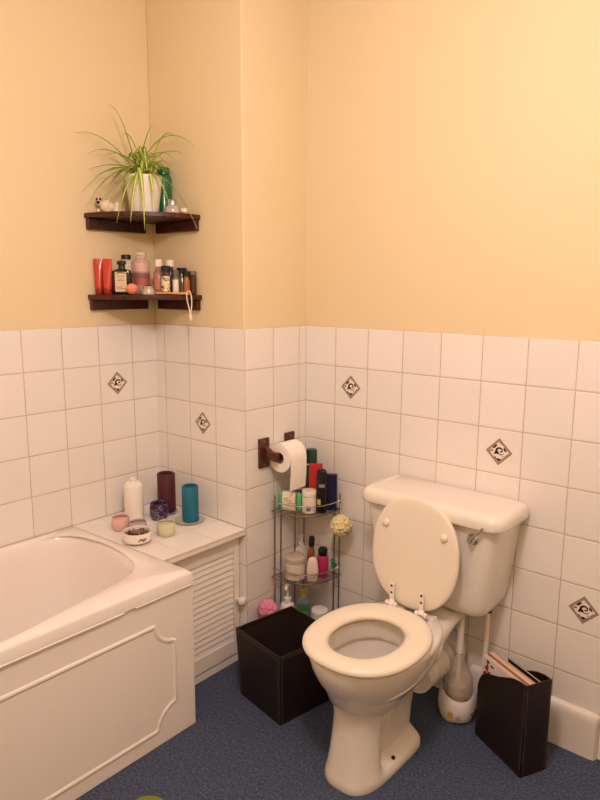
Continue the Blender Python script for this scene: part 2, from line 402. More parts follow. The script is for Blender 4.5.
# ------------------------------------------------------------------ toilet
TX = .667
wc_ = thing('toilet', 'white close-coupled toilet with raised lid and cistern against the tiled wall', 'toilet', (TX, -.40, 0))
TY = -.40
def pring(z, w, yf, yb, e=2.3, pinch=0, yp=-.535, eb=None):
    c = (yf+yb)/2; out = []
    for (x, y, zz), (x2, y2, _) in zip(sell(0, c, w, c-yf, 72, e, z), sell(0, c, w, c-yf, 72, eb or e, z)):
        if y > c: x, y = x2, y2
        t = min(1, max(0, (y-yp)/.045)); t = t*t*(3-2*t)
        out.append((x*(1-pinch*t), y-TY, zz))
    return out
R = [pring(0, .092, -.632, -.29, 3.0, 0, eb=7), pring(.006, .094, -.634, -.29, 3.0, 0, eb=7), pring(.024, .0935, -.631, -.29, 3.0, .02, eb=7), pring(.032, .0925, -.629, -.288, 3.0, .10, eb=6), pring(.046, .089, -.626, -.28, 3.0, .52, eb=5),
     pring(.10, .086, -.617, -.26, 2.9, .56, eb=4), pring(.16, .085, -.610, -.24, 2.8, .52, eb=3.5), pring(.205, .089, -.605, -.22, 2.7, .34), pring(.245, .102, -.610, -.21, 2.5, .04), pring(.28, .124, -.628, -.2, 2.4),
     pring(.32, .147, -.658, -.2, 2.3), pring(.36, .160, -.678, -.2, 2.25), pring(.39, .166, -.686, -.2, 2.25), pring(.402, .166, -.686, -.2, 2.25), pring(.408, .160, -.680, -.205, 2.25),
     pring(.408, .122, -.655, -.34, 2.2), pring(.402, .112, -.645, -.352, 2.2), pring(.352, .113, -.646, -.352, 2.2), pring(.342, .116, -.649, -.350, 2.2), pring(.339, .123, -.655, -.343, 2.2), pring(.31, .120, -.645, -.345, 2.2), pring(.25, .105, -.62, -.36, 2.2), pring(.20, .075, -.56, -.39, 2.2),
     pring(.13, .05, -.52, -.41, 2.1)]
p = MB().loft(R, True, True)
# platform behind the bowl that carries the cistern
def plat(y, w, z0, z1, e=3):
    return [(x, y-TY, z) for (x, z, _) in sell(0, (z0+z1)/2, w, (z1-z0)/2, 40, e)]
p.loft([plat(-.334, .146, .30, .402), plat(-.328, .150, .30, .4065), plat(-.30, .143, .30, .407), plat(-.27, .133, .31, .407), plat(-.24, .125, .32, .407), plat(-.16, .116, .345, .407), plat(-.06, .115, .355, .407), plat(-.03, .112, .36, .404)])
rdg = []
for k in range(9):
    y = -.585+.16*k/8; zz = .300+.022*k/8; f_ = (zz-.28)/.04; w_ = .124+.023*f_; yf = -.628-.030*f_; c_ = (yf-.2)/2; b_ = c_-yf
    rdg.append((w_*(1-abs((y-c_)/b_)**2.35)**(1/2.35)-.0035, y-TY, zz))
p.tube(rdg, [.0015, .004, .006, .007, .007, .007, .006, .004, .0015], 10)
p.build('pan', CERAMIC, wc_, angle=55)
wat = MB().add([(x, y-TY, .205) for x, y, z in sell(0, -.475, .078, .088, 32, 2.2)], [tuple(range(32))])
wat.build('water', mat('water_surface', (225, 228, 226), .02, trans=.6, ior=1.33), wc_)
for yy in (-.56, -.455):
    MB().lathe([(.0065, 0), (.0065, .003), (.004, .0045)], n=14).xform(Matrix.Translation((.0745 if yy < -.5 else .0760, yy-TY, .0375)) @ Matrix.Rotation(math.radians(22), 4, 'Y')).build('floor_bolt', mat('rusty_dark_screw', (52, 34, 26), .5, .4), wc_)
# pan connector: ribbed waste pipe running back into the wall
rib = []
for k in range(40):
    t = k/39; y = -.262+t*.258; rr = .054+(.0045*math.sin(t*2*PI*6.5) if t > .12 else .004)
    rib.append([(.030+rr*math.cos(a), y-TY, .198+rr*math.sin(a)) for a in [2*PI*i/32 for i in range(32)]])
MB().loft(rib).build('pan_connector', WHITEP, wc_, angle=70)
# cistern
def cring(z, x0, x1, yf, yb, r=.035, ch=.02):
    pts = []
    for cxx, cyy, a0 in ((x1-r, yf+r, -90), (x1-.008, yb-.008, 0), (x0+.008, yb-.008, 90), (x0+r, yf+r, 180)):
        rr = r if cyy == yf+r else .008
        for k in range(7):
            a = math.radians(a0+90*k/6); pts.append((cxx+rr*math.cos(a)-TX, cyy+rr*math.sin(a)-TY, z))
    return pts
C = [cring(.4085, .495, .852, -.148, -.03), cring(.413, .487, .863, -.158, -.02), cring(.425, .480, .873, -.166, -.013), cring(.445, .475, .881, -.171, -.010), cring(.48, .470, .888, -.176, -.008), cring(.60, .456, .904, -.190, -.006), cring(.7272, .440, .919, -.203, -.006)]
MB().loft(C).build('cistern', CERAMIC, wc_, angle=50)
Lr = lambda z, i: cring(z, .424+i, .942-i, -.224+i, -.006-min(i, .004), .045)
MB().loft([Lr(.7275, .006), Lr(.731, .001), Lr(.735, 0), Lr(.753, 0), Lr(.764, .003), Lr(.772, .010), Lr(.776, .020), Lr(.777, .04)]).build('cistern_lid', CERAMIC, wc_, angle=60)
lv = MB().lathe([(.017, 0), (.017, .006), (.012, .010), (.010, .020), (.0095, .024)], n=24).xform(Matrix.Translation((.845-TX, -.199-TY, .690)) @ Matrix.Rotation(PI/2, 4, 'X'))
lv.tube([(.845-TX, -.219-TY, .690), (.852-TX, -.223-TY, .702), (.868-TX, -.226-TY, .720), (.886-TX, -.228-TY, .742)], [.0065, .0052, .0042, .0036], 12)
lv.build('flush_lever', CHROME, wc_)
# seat ring
def sring(z, d):   # d: inset of the outer edge
    return [(x, y-TY, z) for x, y, _ in sell(0, -.500, .176-d, .197-d, 72, 2.25, 0, .214-d)]
def hring(z, d):
    return [(x, y-TY, z) for x, y, _ in sell(0, -.502, .101+d, .124+d, 72, 2.15, 0, .126+d)]
MB().loft([hring(.413, .006), sring(.413, .008), sring(.416, .002), sring(.421, 0), sring(.427, .001), sring(.433, .006), sring(.437, .014), sring(.4385, .026), hring(.4375, .022), hring(.433, .008), hring(.427, .001), hring(.420, 0), hring(.413, .006)], False, False).build('seat', SEATW, wc_, angle=60)
# raised lid: drawn flat in (x, along), then stood up about its hinge
LM = Matrix.Translation((0, -.268-TY, .416)) @ Matrix.Rotation(math.radians(-95), 4, 'X')
def lring(z, d):
    out = []
    for x, y, _ in sell(0, -.190, .157-d, .184-d, 72, 2.25, 0, .180-d): out.append(LM @ Vector((x, y, z)))
    return out
lid = MB().loft([lring(-.002, .010), lring(-.003, .03)][::-1]+[lring(0, .003), lring(.004, 0), lring(.010, 0), lring(.015, .004), lring(.017, .014)]).build('lid', SEATW, wc_, angle=60)
for sx_ in (-1, 1):
    MB().lathe([(.0125, 0), (.0125, .005), (.010, .0095), (.005, .0115)], n=20).xform(LM @ Matrix.Translation((sx_*.106, -.272, -.002)) @ Matrix.Rotation(PI, 4, 'X')).build('bumper', SEATW, lid)
for sx_ in (-1, 1):
    hx = sx_*.055
    h = MB().box(hx-.008, hx+.008, -.285-TY, -.2795-TY, .425, .503)
    h.tube([(hx-.001, -.281-TY, .442), (hx+.004, -.287-TY, .434), (hx+.004*sx_, -.292-TY, .430)], [.011, .012, .010], 12)
    h.tube([(hx-.019, -.285-TY, .432), (hx+.022, -.285-TY, .432)], .0085, 14)
    h.box(hx-.008, hx+.034, -.268-TY, -.236-TY, .406, .418)
    hg = h.build('hinge', WHITEP, wc_, bevel=.0015)
    for zz in (.471, .494):
        MB().lathe([(.0042, 0), (.0042, .0008)], n=12).xform(Matrix.Translation((hx, -.2846-TY, zz)) @ Matrix.Rotation(PI/2, 4, 'X')).build('screw', INK, hg)
# water supply pipe beside the cistern
wp = thing('supply_pipe', 'thin white water pipe rising from floor to the cistern underside', 'pipe', (.838, -.045, 0))
MB().tube([(0, 0, .001), (0, 0, .395)], .0085, 14).build('pipe', WHITEP, wp)
MB().lathe([(.008, .385), (.014, .387), (.014, .403), (.011, .405), (.011, .4078)], n=16).build('tap_connector', BLACKP, wp)

# ------------------------------------------------------------------ toilet brush and its pot
BR = (.770, -.098)
ph = thing('toilet_brush_holder', 'white plastic brush pot with a yellow sticker on the carpet', 'brush holder', (BR[0], BR[1], 0))
fa = math.atan2(-.75, .64)
def hr(r, z, dip=0):
    out = []
    for i in range(48):
        a = 2*PI*i/48; dd = .5+.5*math.cos(a-fa); out.append((r*math.cos(a), r*math.sin(a), z-dip*dd**1.4))
    return out
def footed(r):
    return [(r*math.cos(2*PI*i/48), r*math.sin(2*PI*i/48), .001+.006*max(0, math.cos(2*(2*PI*i/48-fa)))) for i in range(48)]
MB().loft([footed(.050), hr(.055, .010), hr(.061, .03), hr(.063, .05), hr(.0615, .075, .003), hr(.057, .135, .050), hr(.0555, .1375, .050), hr(.0535, .135, .050), hr(.057, .075, .005), hr(.057, .04), hr(.03, .02)]).build('pot', WHITEP, ph, angle=60)
def patch(r, a0, a1, z0, z1, n=8):
    rows = []
    for z in (z0, z1): rows.append([(r*math.cos(a0+(a1-a0)*k/n), r*math.sin(a0+(a1-a0)*k/n), z) for k in range(n+1)])
    return MB().loft(rows, False, False, False)
st_ = patch(.0632, fa-.72, fa-.42, .030, .050)
st_.build('sticker', mat('yellow_warning_sticker', (206, 164, 30), .5, var=.25, scale=160), ph)
s2 = MB()
for k in range(4):
    q = patch(.0636, fa-.30+.05*(k % 2), fa+.02-.05*(k % 3), .026+.0042*k, .0275+.0042*k); s2.add(q.v, q.f)
patch(.0634, fa+.60, fa+.72, .034, .046).build('side_sticker', PRINTG, ph)
s2.build('printed_text', PRINTG, ph)
br = thing('toilet_brush', 'toilet brush with white handle and clear splash guard in its pot', 'brush', (BR[0], BR[1], .024))
MB().lathe([(.0125, .215), (.0125, .33), (.0105, .395), (.008, .405), (.002, .408)], n=20).build('handle', WHITEP, br)
MB().lathe([(.0065, .05), (.0065, .215)], n=14).build('stem', WHITEP, br)
MB().lathe([(.0495, .080), (.0505, .105), (.047, .128), (.034, .160), (.020, .188), (.013, .215), (.0118, .215), (.0185, .187), (.0325, .159), (.0455, .127), (.049, .105), (.048, .080)], n=36, cap0=False, cap1=False).build('splash_guard', mat('translucent_guard', (232, 222, 206), .3, alpha=.24, var=.03), br)
bb = MB()
for k in range(320):
    a = random.random()*2*PI; z = .012+random.random()*.095; r = .034+random.random()*.010
    bb.tube([(.005*math.cos(a), .005*math.sin(a), z), (r*math.cos(a), r*math.sin(a), z+random.uniform(-.006, .010))], .0007, 3)
bb.lathe([(.006, .0), (.030, .004), (.034, .05), (.031, .095), (.008, .108)], n=16)
bb.build('bristles', mat('tan_white_bristles', (206, 186, 158), .8), br, smooth=False)

# ------------------------------------------------------------------ dark waste bin
bn = thing('waste_bin', 'empty square dark brown leatherette waste bin beside the toilet', 'bin', (.2575, -.403, 0), math.radians(-9.5))
def sq(h, z, r=.004):
    return [(x, y, z) for x, y in ((-h, -h), (h, -h), (h, h), (-h, h))]
hb, ht, zt = .117, .128, .257
bnb = MB().loft([sq(hb, .001), sq(ht, zt), sq(ht-.0075, zt), sq(hb-.0075, .008)])
bnb.build('bin_body', LEATHER, bn, bevel=.0025, seg=2)
MB().loft([sq(ht-.0085, zt-.012), sq(hb-.0082, .0085), sq(.02, .0086)], False, True).build('lining', LINING, bn, smooth=False)
stc = MB()
for rot in range(4):
    Mr = Matrix.Rotation(rot*PI/2, 4, 'Z')
    f = lambda u, z: Mr @ Vector((u*(hb+(ht-hb)*z/zt), -(hb+(ht-hb)*z/zt)-.0006, z))
    for (ua, za, ub, zb_, n_) in ((-.93, .010, -.93, zt-.010, 30), (.93, .010, .93, zt-.010, 30), (-.94, zt-.009, .94, zt-.009, 30)):
        for k in range(n_):
            t0, t1 = (k+.1)/n_, (k+.75)/n_
            stc.tube([f(ua+(ub-ua)*t0, za+(zb_-za)*t0), f(ua+(ub-ua)*t1, za+(zb_-za)*t1)], .0009, 4)
stc.build('stitching', STITCH, bn, smooth=False)

# ------------------------------------------------------------------ magazine file
A = math.atan2(.093, -.187)
mf = thing('magazine_file', 'dark brown leatherette magazine file standing on the carpet by the back wall', 'magazine file', (1.053, -.238, 0), 0)
ul = Vector((-.895, .446, 0)); uw = Vector((.446, .895, 0))
MM = Matrix((ul.to_4d(), Vector((0, 0, 1, 0)), uw.to_4d(), (0, 0, 0, 1))).transposed()
for j in range(3): MM[3][j] = 0
MM[3][3] = 1
LL, WW = .215, .097
def sidecurve():
    top = [(0, .302), (.03, .3005), (.06, .293), (.09, .278), (.12, .262), (.15, .250), (.175, .241), (.195, .227), (.207, .207), (LL, .180)]
    return [(0, .001)]+[(x, z) for x, z in top]+[(LL, .001)]
out = sidecurve()[::-1]
fb = MB()
fb.prism(out, 0, .004, MM); fb.prism(out, WW-.004, WW, MM)
fb.prism([(0, .001), (.004, .001), (.004, .302), (0, .302)][::-1], .0, WW, MM)
fb.prism([(LL-.004, .001), (LL, .001), (LL, .10), (LL-.004, .10)][::-1], .0, WW, MM)
fb.prism([(0, .001), (LL, .001), (LL, .006), (0, .006)][::-1], 0, WW, MM)
fb.build('file_box', LEATHER, mf, bevel=.0015)
for x, w in ((-.0005, .006), (-.0005, WW-.006), (.006, -.0005)):
    ss = MB()
    for k in range(32):
        t0, t1 = (k+.1)/32, (k+.75)/32
        ss.tube([MM @ Vector((x, .01+.282*t0, w)), MM @ Vector((x, .01+.282*t1, w))], .0008, 4)
    ss.build('stitching', STITCH, mf, smooth=False)
PAGE = mat('magazine_page_edges', (214, 186, 160), .8, var=.12, scale=260)
PAGE2 = mat('yellowed_page_edges', (196, 160, 132), .8, var=.14, scale=260)
specs = [(.0055, .0100, .200, .290, (232, 222, 214), PAGE, 'white covered magazine with red and black print nearest the brush'),
         (.0165, .0100, .197, .286, (150, 112, 92), PAGE2, 'brown spined magazine behind the white covered one'),
         (.0275, .0180, .200, .291, (186, 140, 116), PAGE, 'thick tan magazine in the middle of the magazine file'),
         (.0465, .0120, .197, .284, (206, 190, 172), PAGE2, 'pale magazine between the thick tan one and the black one'),
         (.0660, .0060, .150, .290, (40, 34, 36), PAGE, 'black covered magazine nearest the wall in the file')]
for (w0, th, ln, hh, col, pg, lb) in specs:
    m_ = thing('magazine', lb, 'magazine', (1.053, -.238, .0065), 0, 'magazines in the leatherette file')
    x0 = .006
    MB().box(x0+.001, x0+ln-.001, .001, hh-.0075, w0+.0008, w0+th-.0008, MM).build('pages', pg, m_, smooth=False)
    cv = MB(); cm = mat('magazine_cover_%d_%d_%d' % col, col, .35, var=.08, scale=30)
    cv.box(x0, x0+ln, 0, hh-.0065, w0, w0+.0008, MM); cv.box(x0, x0+ln, 0, hh-.0065, w0+th-.0008, w0+th, MM)
    cv.build('cover', cm, m_, smooth=False)
    if col[0] == 232:
        pr_ = MB()
        random.seed(3)
        for k in range(9):
            u = random.uniform(.125, .190); zz = random.uniform(.205, .250)
            pr_.slot(0 if k % 3 else 1)
            o_ = [(u+random.uniform(.006, .014)*math.cos(a), zz+random.uniform(.006, .014)*math.sin(a)) for a in [2*PI*i/9 for i in range(9)]]
            pr_.prism(o_[::-1], w0-.0003-.0001*k*.3, w0+.0002, MM)
        for (u0, z0, u1, z1) in ((.172, .268, .184, .276), (.150, .262, .166, .268), (.176, .256, .182, .268)):
            pr_.slot(1).prism([(u0, z0), (u0, z1), (u1, z1), (u1, z0)], w0-.0003, w0+.0002, MM)
        pr_.build('cover_print', [mat('magazine_red', (176, 34, 44), .4), INK], m_, smooth=False)

# ------------------------------------------------------------------ corner shelves
SC = Vector((XL-T+.0005, YA+T-.0005, 0))     # plaster corner
def corner_shelf(z, label, rad=.297):
    t = thing('corner_shelf', label, 'shelf', (SC.x, SC.y, z), 0, 'dark wooden corner shelves')
    o = [(.0006, -.0006), (.0006, -rad), (.014, -rad)]
    for k in range(25):
        a = -PI/2+.10+(PI/2-.20)*k/24
        o.append((rad*1.0*math.cos(a)*1.0, rad*math.sin(a)))
    o += [(rad, -.014), (rad, -.0006)]
    o = [(x*.985, y*1.03) for x, y in o]
    MB().prism(o[::-1], -.018, 0).build('board', DARKWOOD, t, bevel=.004, seg=3)
    e = rad-.008
    for (x0, x1, y0, y1) in ((.0006, .020, -e*1.035, -.046), (.042, e*.98, -.020, -.0006)):
        MB().box(x0, x1, y0, y1, -.058, -.0185).build('batten', DARKWOOD, t, bevel=.003, seg=2)
    return t
ZU, ZL = 1.710, 1.4170
corner_shelf(ZU, 'upper dark brown corner shelf carrying the spider plant')
corner_shelf(ZL, 'lower dark brown corner shelf crowded with bottles and tubes')

# --- upper shelf: spider plant
PX, PY = -.389, -.470
pl = thing('potted_spider_plant', 'spider plant with arching striped leaves in a white pot', 'plant', (PX, PY, ZU+.0005))
MB().lathe([(.049, 0), (.0505, .003), (.067, .130), (.0675, .133), (.065, .1345), (.0625, .131), (.061, .112)], n=40, cap1=False).build('pot', mat('cream_pot_glaze', (252, 247, 232), .3, var=.02), pl)
MB().lathe([(.0605, .108), (.04, .114), (.001, .118)], n=24).build('soil', mat('dark_soil', (52, 38, 28), .95, var=.3, scale=120, bump=.8), pl)
def leaf_mat():
    m = bpy.data.materials.new('spider_plant_leaf'); m.use_nodes = True
    nt = m.node_tree; b = nt.nodes['Principled BSDF']; b.inputs['Roughness'].default_value = .45
    at = nt.nodes.new('ShaderNodeUVMap')
    sp = nt.nodes.new('ShaderNodeSeparateXYZ'); nt.links.new(at.outputs[0], sp.inputs[0])
    r = nt.nodes.new('ShaderNodeValToRGB'); e = r.color_ramp.elements
    e[0].position = 0; e[0].color = lin((128, 164, 50)); e[1].position = 1; e[1].color = lin((128, 164, 50))
    a = e.new(.30); a.color = lin((168, 192, 72)); c = e.new(.42); c.color = lin((236, 236, 150)); f = e.new(.58); f.color = lin((236, 236, 150)); g = e.new(.70); g.color = lin((168, 192, 72))
    nt.links.new(sp.outputs[0], r.inputs[0]); nt.links.new(r.outputs[0], b.inputs['Base Color'])
    b.inputs['Subsurface Weight'].default_value = .15; b.inputs['Subsurface Radius'].default_value = (.004, .006, .002)
    return m
LEAF = leaf_mat()
lv_v, lv_f, lv_uv = [], [], []
def leaf(p0, p1, p2, p3, w):
    """a strap leaf along a cubic bezier, folded along its midrib"""
    p0, p1, p2, p3 = map(Vector, (p0, p1, p2, p3)); n = 16; base = len(lv_v); last = None
    for k in range(n+1):
        t = k/n
        p = (1-t)**3*p0+3*(1-t)**2*t*p1+3*(1-t)*t*t*p2+t**3*p3
        d = (3*(1-t)**2*(p1-p0)+6*(1-t)*t*(p2-p1)+3*t*t*(p3-p2)).normalized()
        sd = d.cross(Vector((0, 0, 1)))
        if sd.length < .15: sd = last or Vector((.7, .7, 0))
        sd.normalize()
        if last is not None and sd.dot(last) < 0: sd = -sd
        last = sd
        up = sd.cross(d).normalized()
        ww = w*min(1, .45+t*2.2)*(1-max(0, (t-.45)/.55)**1.6*.96)
        for s_, lift_ in ((-1, .3), (0, 0), (1, .3)):
            q = p+sd*ww*s_+up*ww*lift_
            q.x = max(q.x, XL-T+.003-PX); q.y = min(q.y, YA+T-.003-PY)
            lv_v.append(q); lv_uv.append((.5+.5*s_, t))
    for k in range(n):
        for j in range(2):
            i = base+k*3+j; lv_f.append((i, i+1, i+4, i+3))
def wp_(x, y, z): return Vector((x-PX, y-PY, z-ZU))
def along(u, w_, z):  # u: sideways as seen from the doorway, w_: towards the viewer, relative to the pot axis
    return Vector((.758*u+.64*w_, .652*u-.75*w_, z))
def lf(u, w_, z, rise=.06, w=.0055, du=None, mid=.55, jit=.02):
    tip = along(u, w_, z); r0 = along(random.uniform(-.025, .025), random.uniform(-.02, .025), .122)
    c1 = Vector((r0.x+tip.x*.12, r0.y+tip.y*.12, .122+rise)); 
    c2 = Vector((tip.x*mid, tip.y*mid, max(.122, z)+rise*.9+random.uniform(-jit, jit)))
    leaf(r0, c1, c2, tip, w)
random.seed(12)
# the leaves one can follow in the photograph, then a dense filling of the crown
named = [(-.225, .06, .272, .03), (-.185, .05, .205, .06), (-.115, .03, .372, .02), (-.07, .02, .27, .05), (.190, .0, .238, .12), (.13, -.01, .262, .08), (.04, -.02, .315, .03), (.205, .06, -.060, .05),
         (-.185, .09, .020, .05), (-.205, .07, .07, .05), (-.17, .05, .125, .06), (-.155, .11, .06, .06), (-.10, .13, .01, .05), (-.065, .15, -.045, .05),  (-.014, .16, -.045, .06), (.036, .165, -.070, .06),  (.066, .12, .02, .04), (.11, .10, .035, .04),
         (.135, .05, .13, .05), (.165, .03, .20, .06), (.11, .0, .20, .06), (-.14, .02, .20, .05), (-.19, .03, .155, .05), (-.10, .08, .10, .06), (-.13, .1, .03, .06), (-.03, .1, .06, .06)]
for u, w_, z, rs in named: lf(u, w_, z, rs, .0082)
for k in range(56):
    a = random.random()*2*PI; r = random.uniform(.02, .105)
    lf(r*math.cos(a)+.01, r*math.sin(a)*.8+.015, random.uniform(.15, .235)-r*.40, random.uniform(.03, .07), random.uniform(.006, .009))
me = bpy.data.meshes.new('leaves'); me.from_pydata([tuple(v) for v in lv_v], [], lv_f); me.materials.append(LEAF)
uv = me.uv_layers.new(name='UVMap')
for l in me.loops: uv.data[l.index].uv = lv_uv[l.vertex_index]
me.polygons.foreach_set('use_smooth', [True]*len(me.polygons))
lo = bpy.data.objects.new('leaves', me); COL.objects.link(lo); lo.parent = pl
sm = lo.modifiers.new('Solidify', 'SOLIDIFY'); sm.thickness = .0006

# --- small containers, bottles and tubes ------------------------------------------------
def vessel(name, label, cat, loc, prof, body, cap=None, capmat=None, lab=None, rz=0, group=None, n=28, sx=1, sy=1, capname='cap', labname='paper_label', extra=None, cap0=True, tilt=None):
    """a turned body with an optional cap and a wrapped label: lab = (radius, half-angle, z0, z1, material, facing)"""
    t = thing(name, label, cat, loc, rz, group)
    if tilt: t.rotation_euler = (tilt[0], tilt[1], rz)
    MB().lathe(prof, n=n, sx=sx, sy=sy).build('body', body, t)
    if cap: MB().lathe(cap, n=n, sx=sx if capname != 'cap' else 1, sy=1 if capname == 'cap' else sy).build(capname, capmat or BLACKP, t)
    if lab:
        r, ha, z0, z1, lm = lab[:5]; fc = lab[5] if len(lab) > 5 else fa
        fc -= rz
        q = MB()
        rows = [[((r)*sx*math.cos(fc-ha+2*ha*k/14), (r)*sy*math.sin(fc-ha+2*ha*k/14), z) for k in range(15)] for z in (z0, z1)]
        q.loft(rows, False, False, False).build(labname, lm, t)
    if extra: extra(t)
    return t
def cyl(r, h, e=.004): return [(r-e, 0), (r, e), (r, h-e), (r-e, h)]
def bott(r, h, nr, nh, sh=.012): return [(r-.003, 0), (r, .003), (r, h-sh), (r*.8, h-sh*.35), (nr, h), (nr, h+nh)]

def swirl_mat(name, a, b_):
    m = bpy.data.materials.new(name); m.use_nodes = True; nt = m.node_tree; bs = nt.nodes['Principled BSDF']; bs.inputs['Roughness'].default_value = .3
    tc = nt.nodes.new('ShaderNodeTexCoord'); wv = nt.nodes.new('ShaderNodeTexNoise'); wv.inputs['Scale'].default_value = 48; wv.inputs['Distortion'].default_value = 2.2; wv.inputs['Detail'].default_value = 1
    nt.links.new(tc.outputs['Object'], wv.inputs['Vector']); r = nt.nodes.new('ShaderNodeValToRGB')
    r.color_ramp.elements[0].position = .52; r.color_ramp.elements[0].color = lin(a); r.color_ramp.elements[1].position = .60; r.color_ramp.elements[1].color = lin(b_)
    nt.links.new(wv.outputs['Fac'], r.inputs[0]); nt.links.new(r.outputs[0], bs.inputs['Base Color']); return m
# upper shelf, beside the plant
vessel('green_bottle', 'tall green plastic bottle behind the plant pot', 'bottle', (-.402, -.3695, ZU+.0005), [(.027, 0), (.030, .003), (.031, .140), (.028, .150), (.022, .154)], GREENB, [(.024, .1545), (.024, .176), (.020, .181)], GREENB)
orn = thing('cat_ornament', 'white ceramic animal ornament with dark ears left of plant pot', 'ornament', (-.480, -.583, ZU+.0005), fa)
PORC = mat('cream_porcelain', (236, 222, 196), .25, var=.03)
def blob(mb, c, r, n=20, m=12):
    rs = []
    for k in range(1, m):
        a = PI*k/m; rs.append([(c[0]+r[0]*math.sin(a)*math.cos(2*PI*i/n), c[1]+r[1]*math.sin(a)*math.sin(2*PI*i/n), c[2]-r[2]*math.cos(a)) for i in range(n)])
    return mb.loft(rs)
ob = MB(); blob(ob, (0, .012, .024), (.016, .026, .024)); blob(ob, (.004, -.016, .038), (.012, .012, .012)); blob(ob, (.010, -.018, .008), (.007, .006, .009)); blob(ob, (.010, .016, .008), (.007, .007, .009))
ob.build('body', PORC, orn)
ob = MB()
for y in (-.022, -.010): ob.lathe([(.005, 0), (.004, .006), (.001, .012)], (.008, y, .044), 12)
blob(ob, (.015, -.016, .038), (.003, .007, .006), 12, 8)
ob.build('ears', INK, orn)
wj = vessel('ceramic_jar', 'small white lidded jar beside the animal ornament', 'jar', (-.452, -.545, ZU+.0005), [(.014, 0), (.017, .003), (.017, .022), (.013, .027)], PORC, [(.015, .027), (.0155, .031), (.012, .038), (.004, .041), (.003, .046)], PORC, capname='lid')
vessel('glass_jar', 'small clear glass jar with silver lid right of plant pot', 'jar', (-.290, -.419, ZU+.0005), [(.023, 0), (.026, .003), (.026, .018), (.024, .024), (.016, .030)], HAZE, [(.017, .030), (.017, .046), (.014, .050), (.004, .052)], CHROME, capname='lid')
vessel('tea_light', 'single tea light in a metal cup at the shelf end', 'candle', (-.254, -.391, ZU+.0005), [(.017, 0), (.0175, .002), (.0175, .008), (.0165, .008), (.0165, .004)], CHROME, [(.0163, .003), (.0163, .018), (.013, .020), (.004, .021)], mat('white_wax', (244, 238, 224), .4, sss=.2), capname='wax')

# lower shelf
def tube_(label, loc, rz, w, h, m, grp):
    t = thing('cosmetic_tube', label, 'tube', loc, rz, grp)
    rs = []
    for k in range(9):
        u = k/8; rx = w*(.40+.10*u); ry = .0175*(1-u)**.8+.0012
        rs.append([(x, y, .022+u*(h-.022)) for x, y, _ in sell(0, 0, rx, ry, 28, 2)])
    MB().loft(rs).build('tube_body', m, t)
    MB().lathe([(w*.38, 0), (w*.40, .002), (w*.40, .019), (w*.38, .0215)], n=28).build('cap', mat('dark_red_cap', (150, 30, 24), .3), t)
    return t
tube_('leftmost red squeeze tube standing on its cap', (-.497, -.606, ZL+.0005), fa+PI/2+.2, .036, .130, REDT, 'red squeeze tubes on the lower shelf')
tube_('red squeeze tube beside the dark labelled bottle', (-.462, -.592, ZL+.0005), fa+PI/2-.1, .040, .130, REDT, 'red squeeze tubes on the lower shelf')
vessel('black_topped_bottle', 'pale bottle with black lid behind the red tubes', 'bottle', (-.468, -.505, ZL+.0005), bott(.022, .130, .014, .004), mat('pale_grey_plastic', (214, 202, 182), .4), [(.018, .131), (.018, .145), (.016, .148)], BLACKP)
def bl_extra(t):
    # cream label on the flat face, with a dark arch and lines of print
    lb = MB().box(.0186, .0192, -.022, .020, .010, .082).build('front_label', CREAML, t, bevel=.0002)
    pr_ = MB()
    pr_.tube([(.0194, -.015+.03*k/8, .076+.004*math.sin(PI*k/8)) for k in range(9)], .0016, 6, flat=1)
    for z, a_, b_ in ((.066, -.014, .012), (.056, -.010, .008), (.050, -.012, .010), (.022, -.016, .014), (.027, -.016, .004)):
        pr_.box(.0190, .0195, a_, b_, z, z+.0016)
    pr_.build('print', INK, lb, smooth=False)
dk = thing('apothecary_bottle', 'black square-shouldered bottle with cream label by the red tubes', 'bottle', (-.428, -.553, ZL+.0005), fa+.05)
rs = []
for z, a_, b_ in ((0, .0165, .034), (.003, .018, .036), (.078, .018, .036), (.088, .016, .033), (.093, .010, .018), (.094, .010, .012), (.108, .010, .012), (.110, .015, .017), (.121, .015, .017), (.123, .012, .015)):
    rs.append([(x, y, z) for x, y, _ in sell(0, 0, a_, b_, 36, 4 if z < .09 else 2.2)])
MB().loft(rs).build('body', BLACKG, dk); bl_extra(dk)
dc = thing('glass_decanter', 'clear glass bottle with pink contents and flat stopper in shelf corner', 'bottle', (-.428, -.466, ZL+.0005))
MB().lathe([(.027, 0), (.032, .004), (.032, .112), (.030, .124), (.021, .132), (.019, .136), (.019, .144)], n=32).build('body', mat('tinted_clear_glass', (236, 206, 190), .06, alpha=.5, var=.01, coat=.6), dc)
MB().lathe([(.018, .1445), (.021, .146), (.0215, .154), (.019, .158), (.006, .160)], n=24).build('stopper', HAZE, dc)
MB().lathe([(.0323, .086), (.0323, .116)], n=32, cap0=False, cap1=False).build('pale_label', mat('pale_pink_label', (226, 186, 172), .4), dc)
MB().lathe([(.0323, .058), (.0323, .080)], n=32, cap0=False, cap1=False).build('label_band', mat('mauve_band', (150, 98, 98), .4), dc)
MB().lathe([(.0322, .036), (.0322, .057)], n=32, cap0=False, cap1=False).build('pink_contents', mat('rose_contents', (188, 104, 92), .3), dc)
bd = thing('bath_bomb', 'round coral pink bath bomb in front of the clear bottle', 'bath bomb', (-.368, -.553, ZL+.0005))
blob(MB(), (0, 0, .0205), (.022, .022, .0205), 28, 18).build('ball', mat('coral_powder', (246, 150, 126), .7, var=.08, scale=60, bump=.3), bd)
MB().tube([(.0222*math.cos(2*PI*k/28), .0222*math.sin(2*PI*k/28), .0205) for k in range(28)], .0012, 6, closed=True).build('seam', mat('coral_seam', (214, 100, 80), .7), bd)
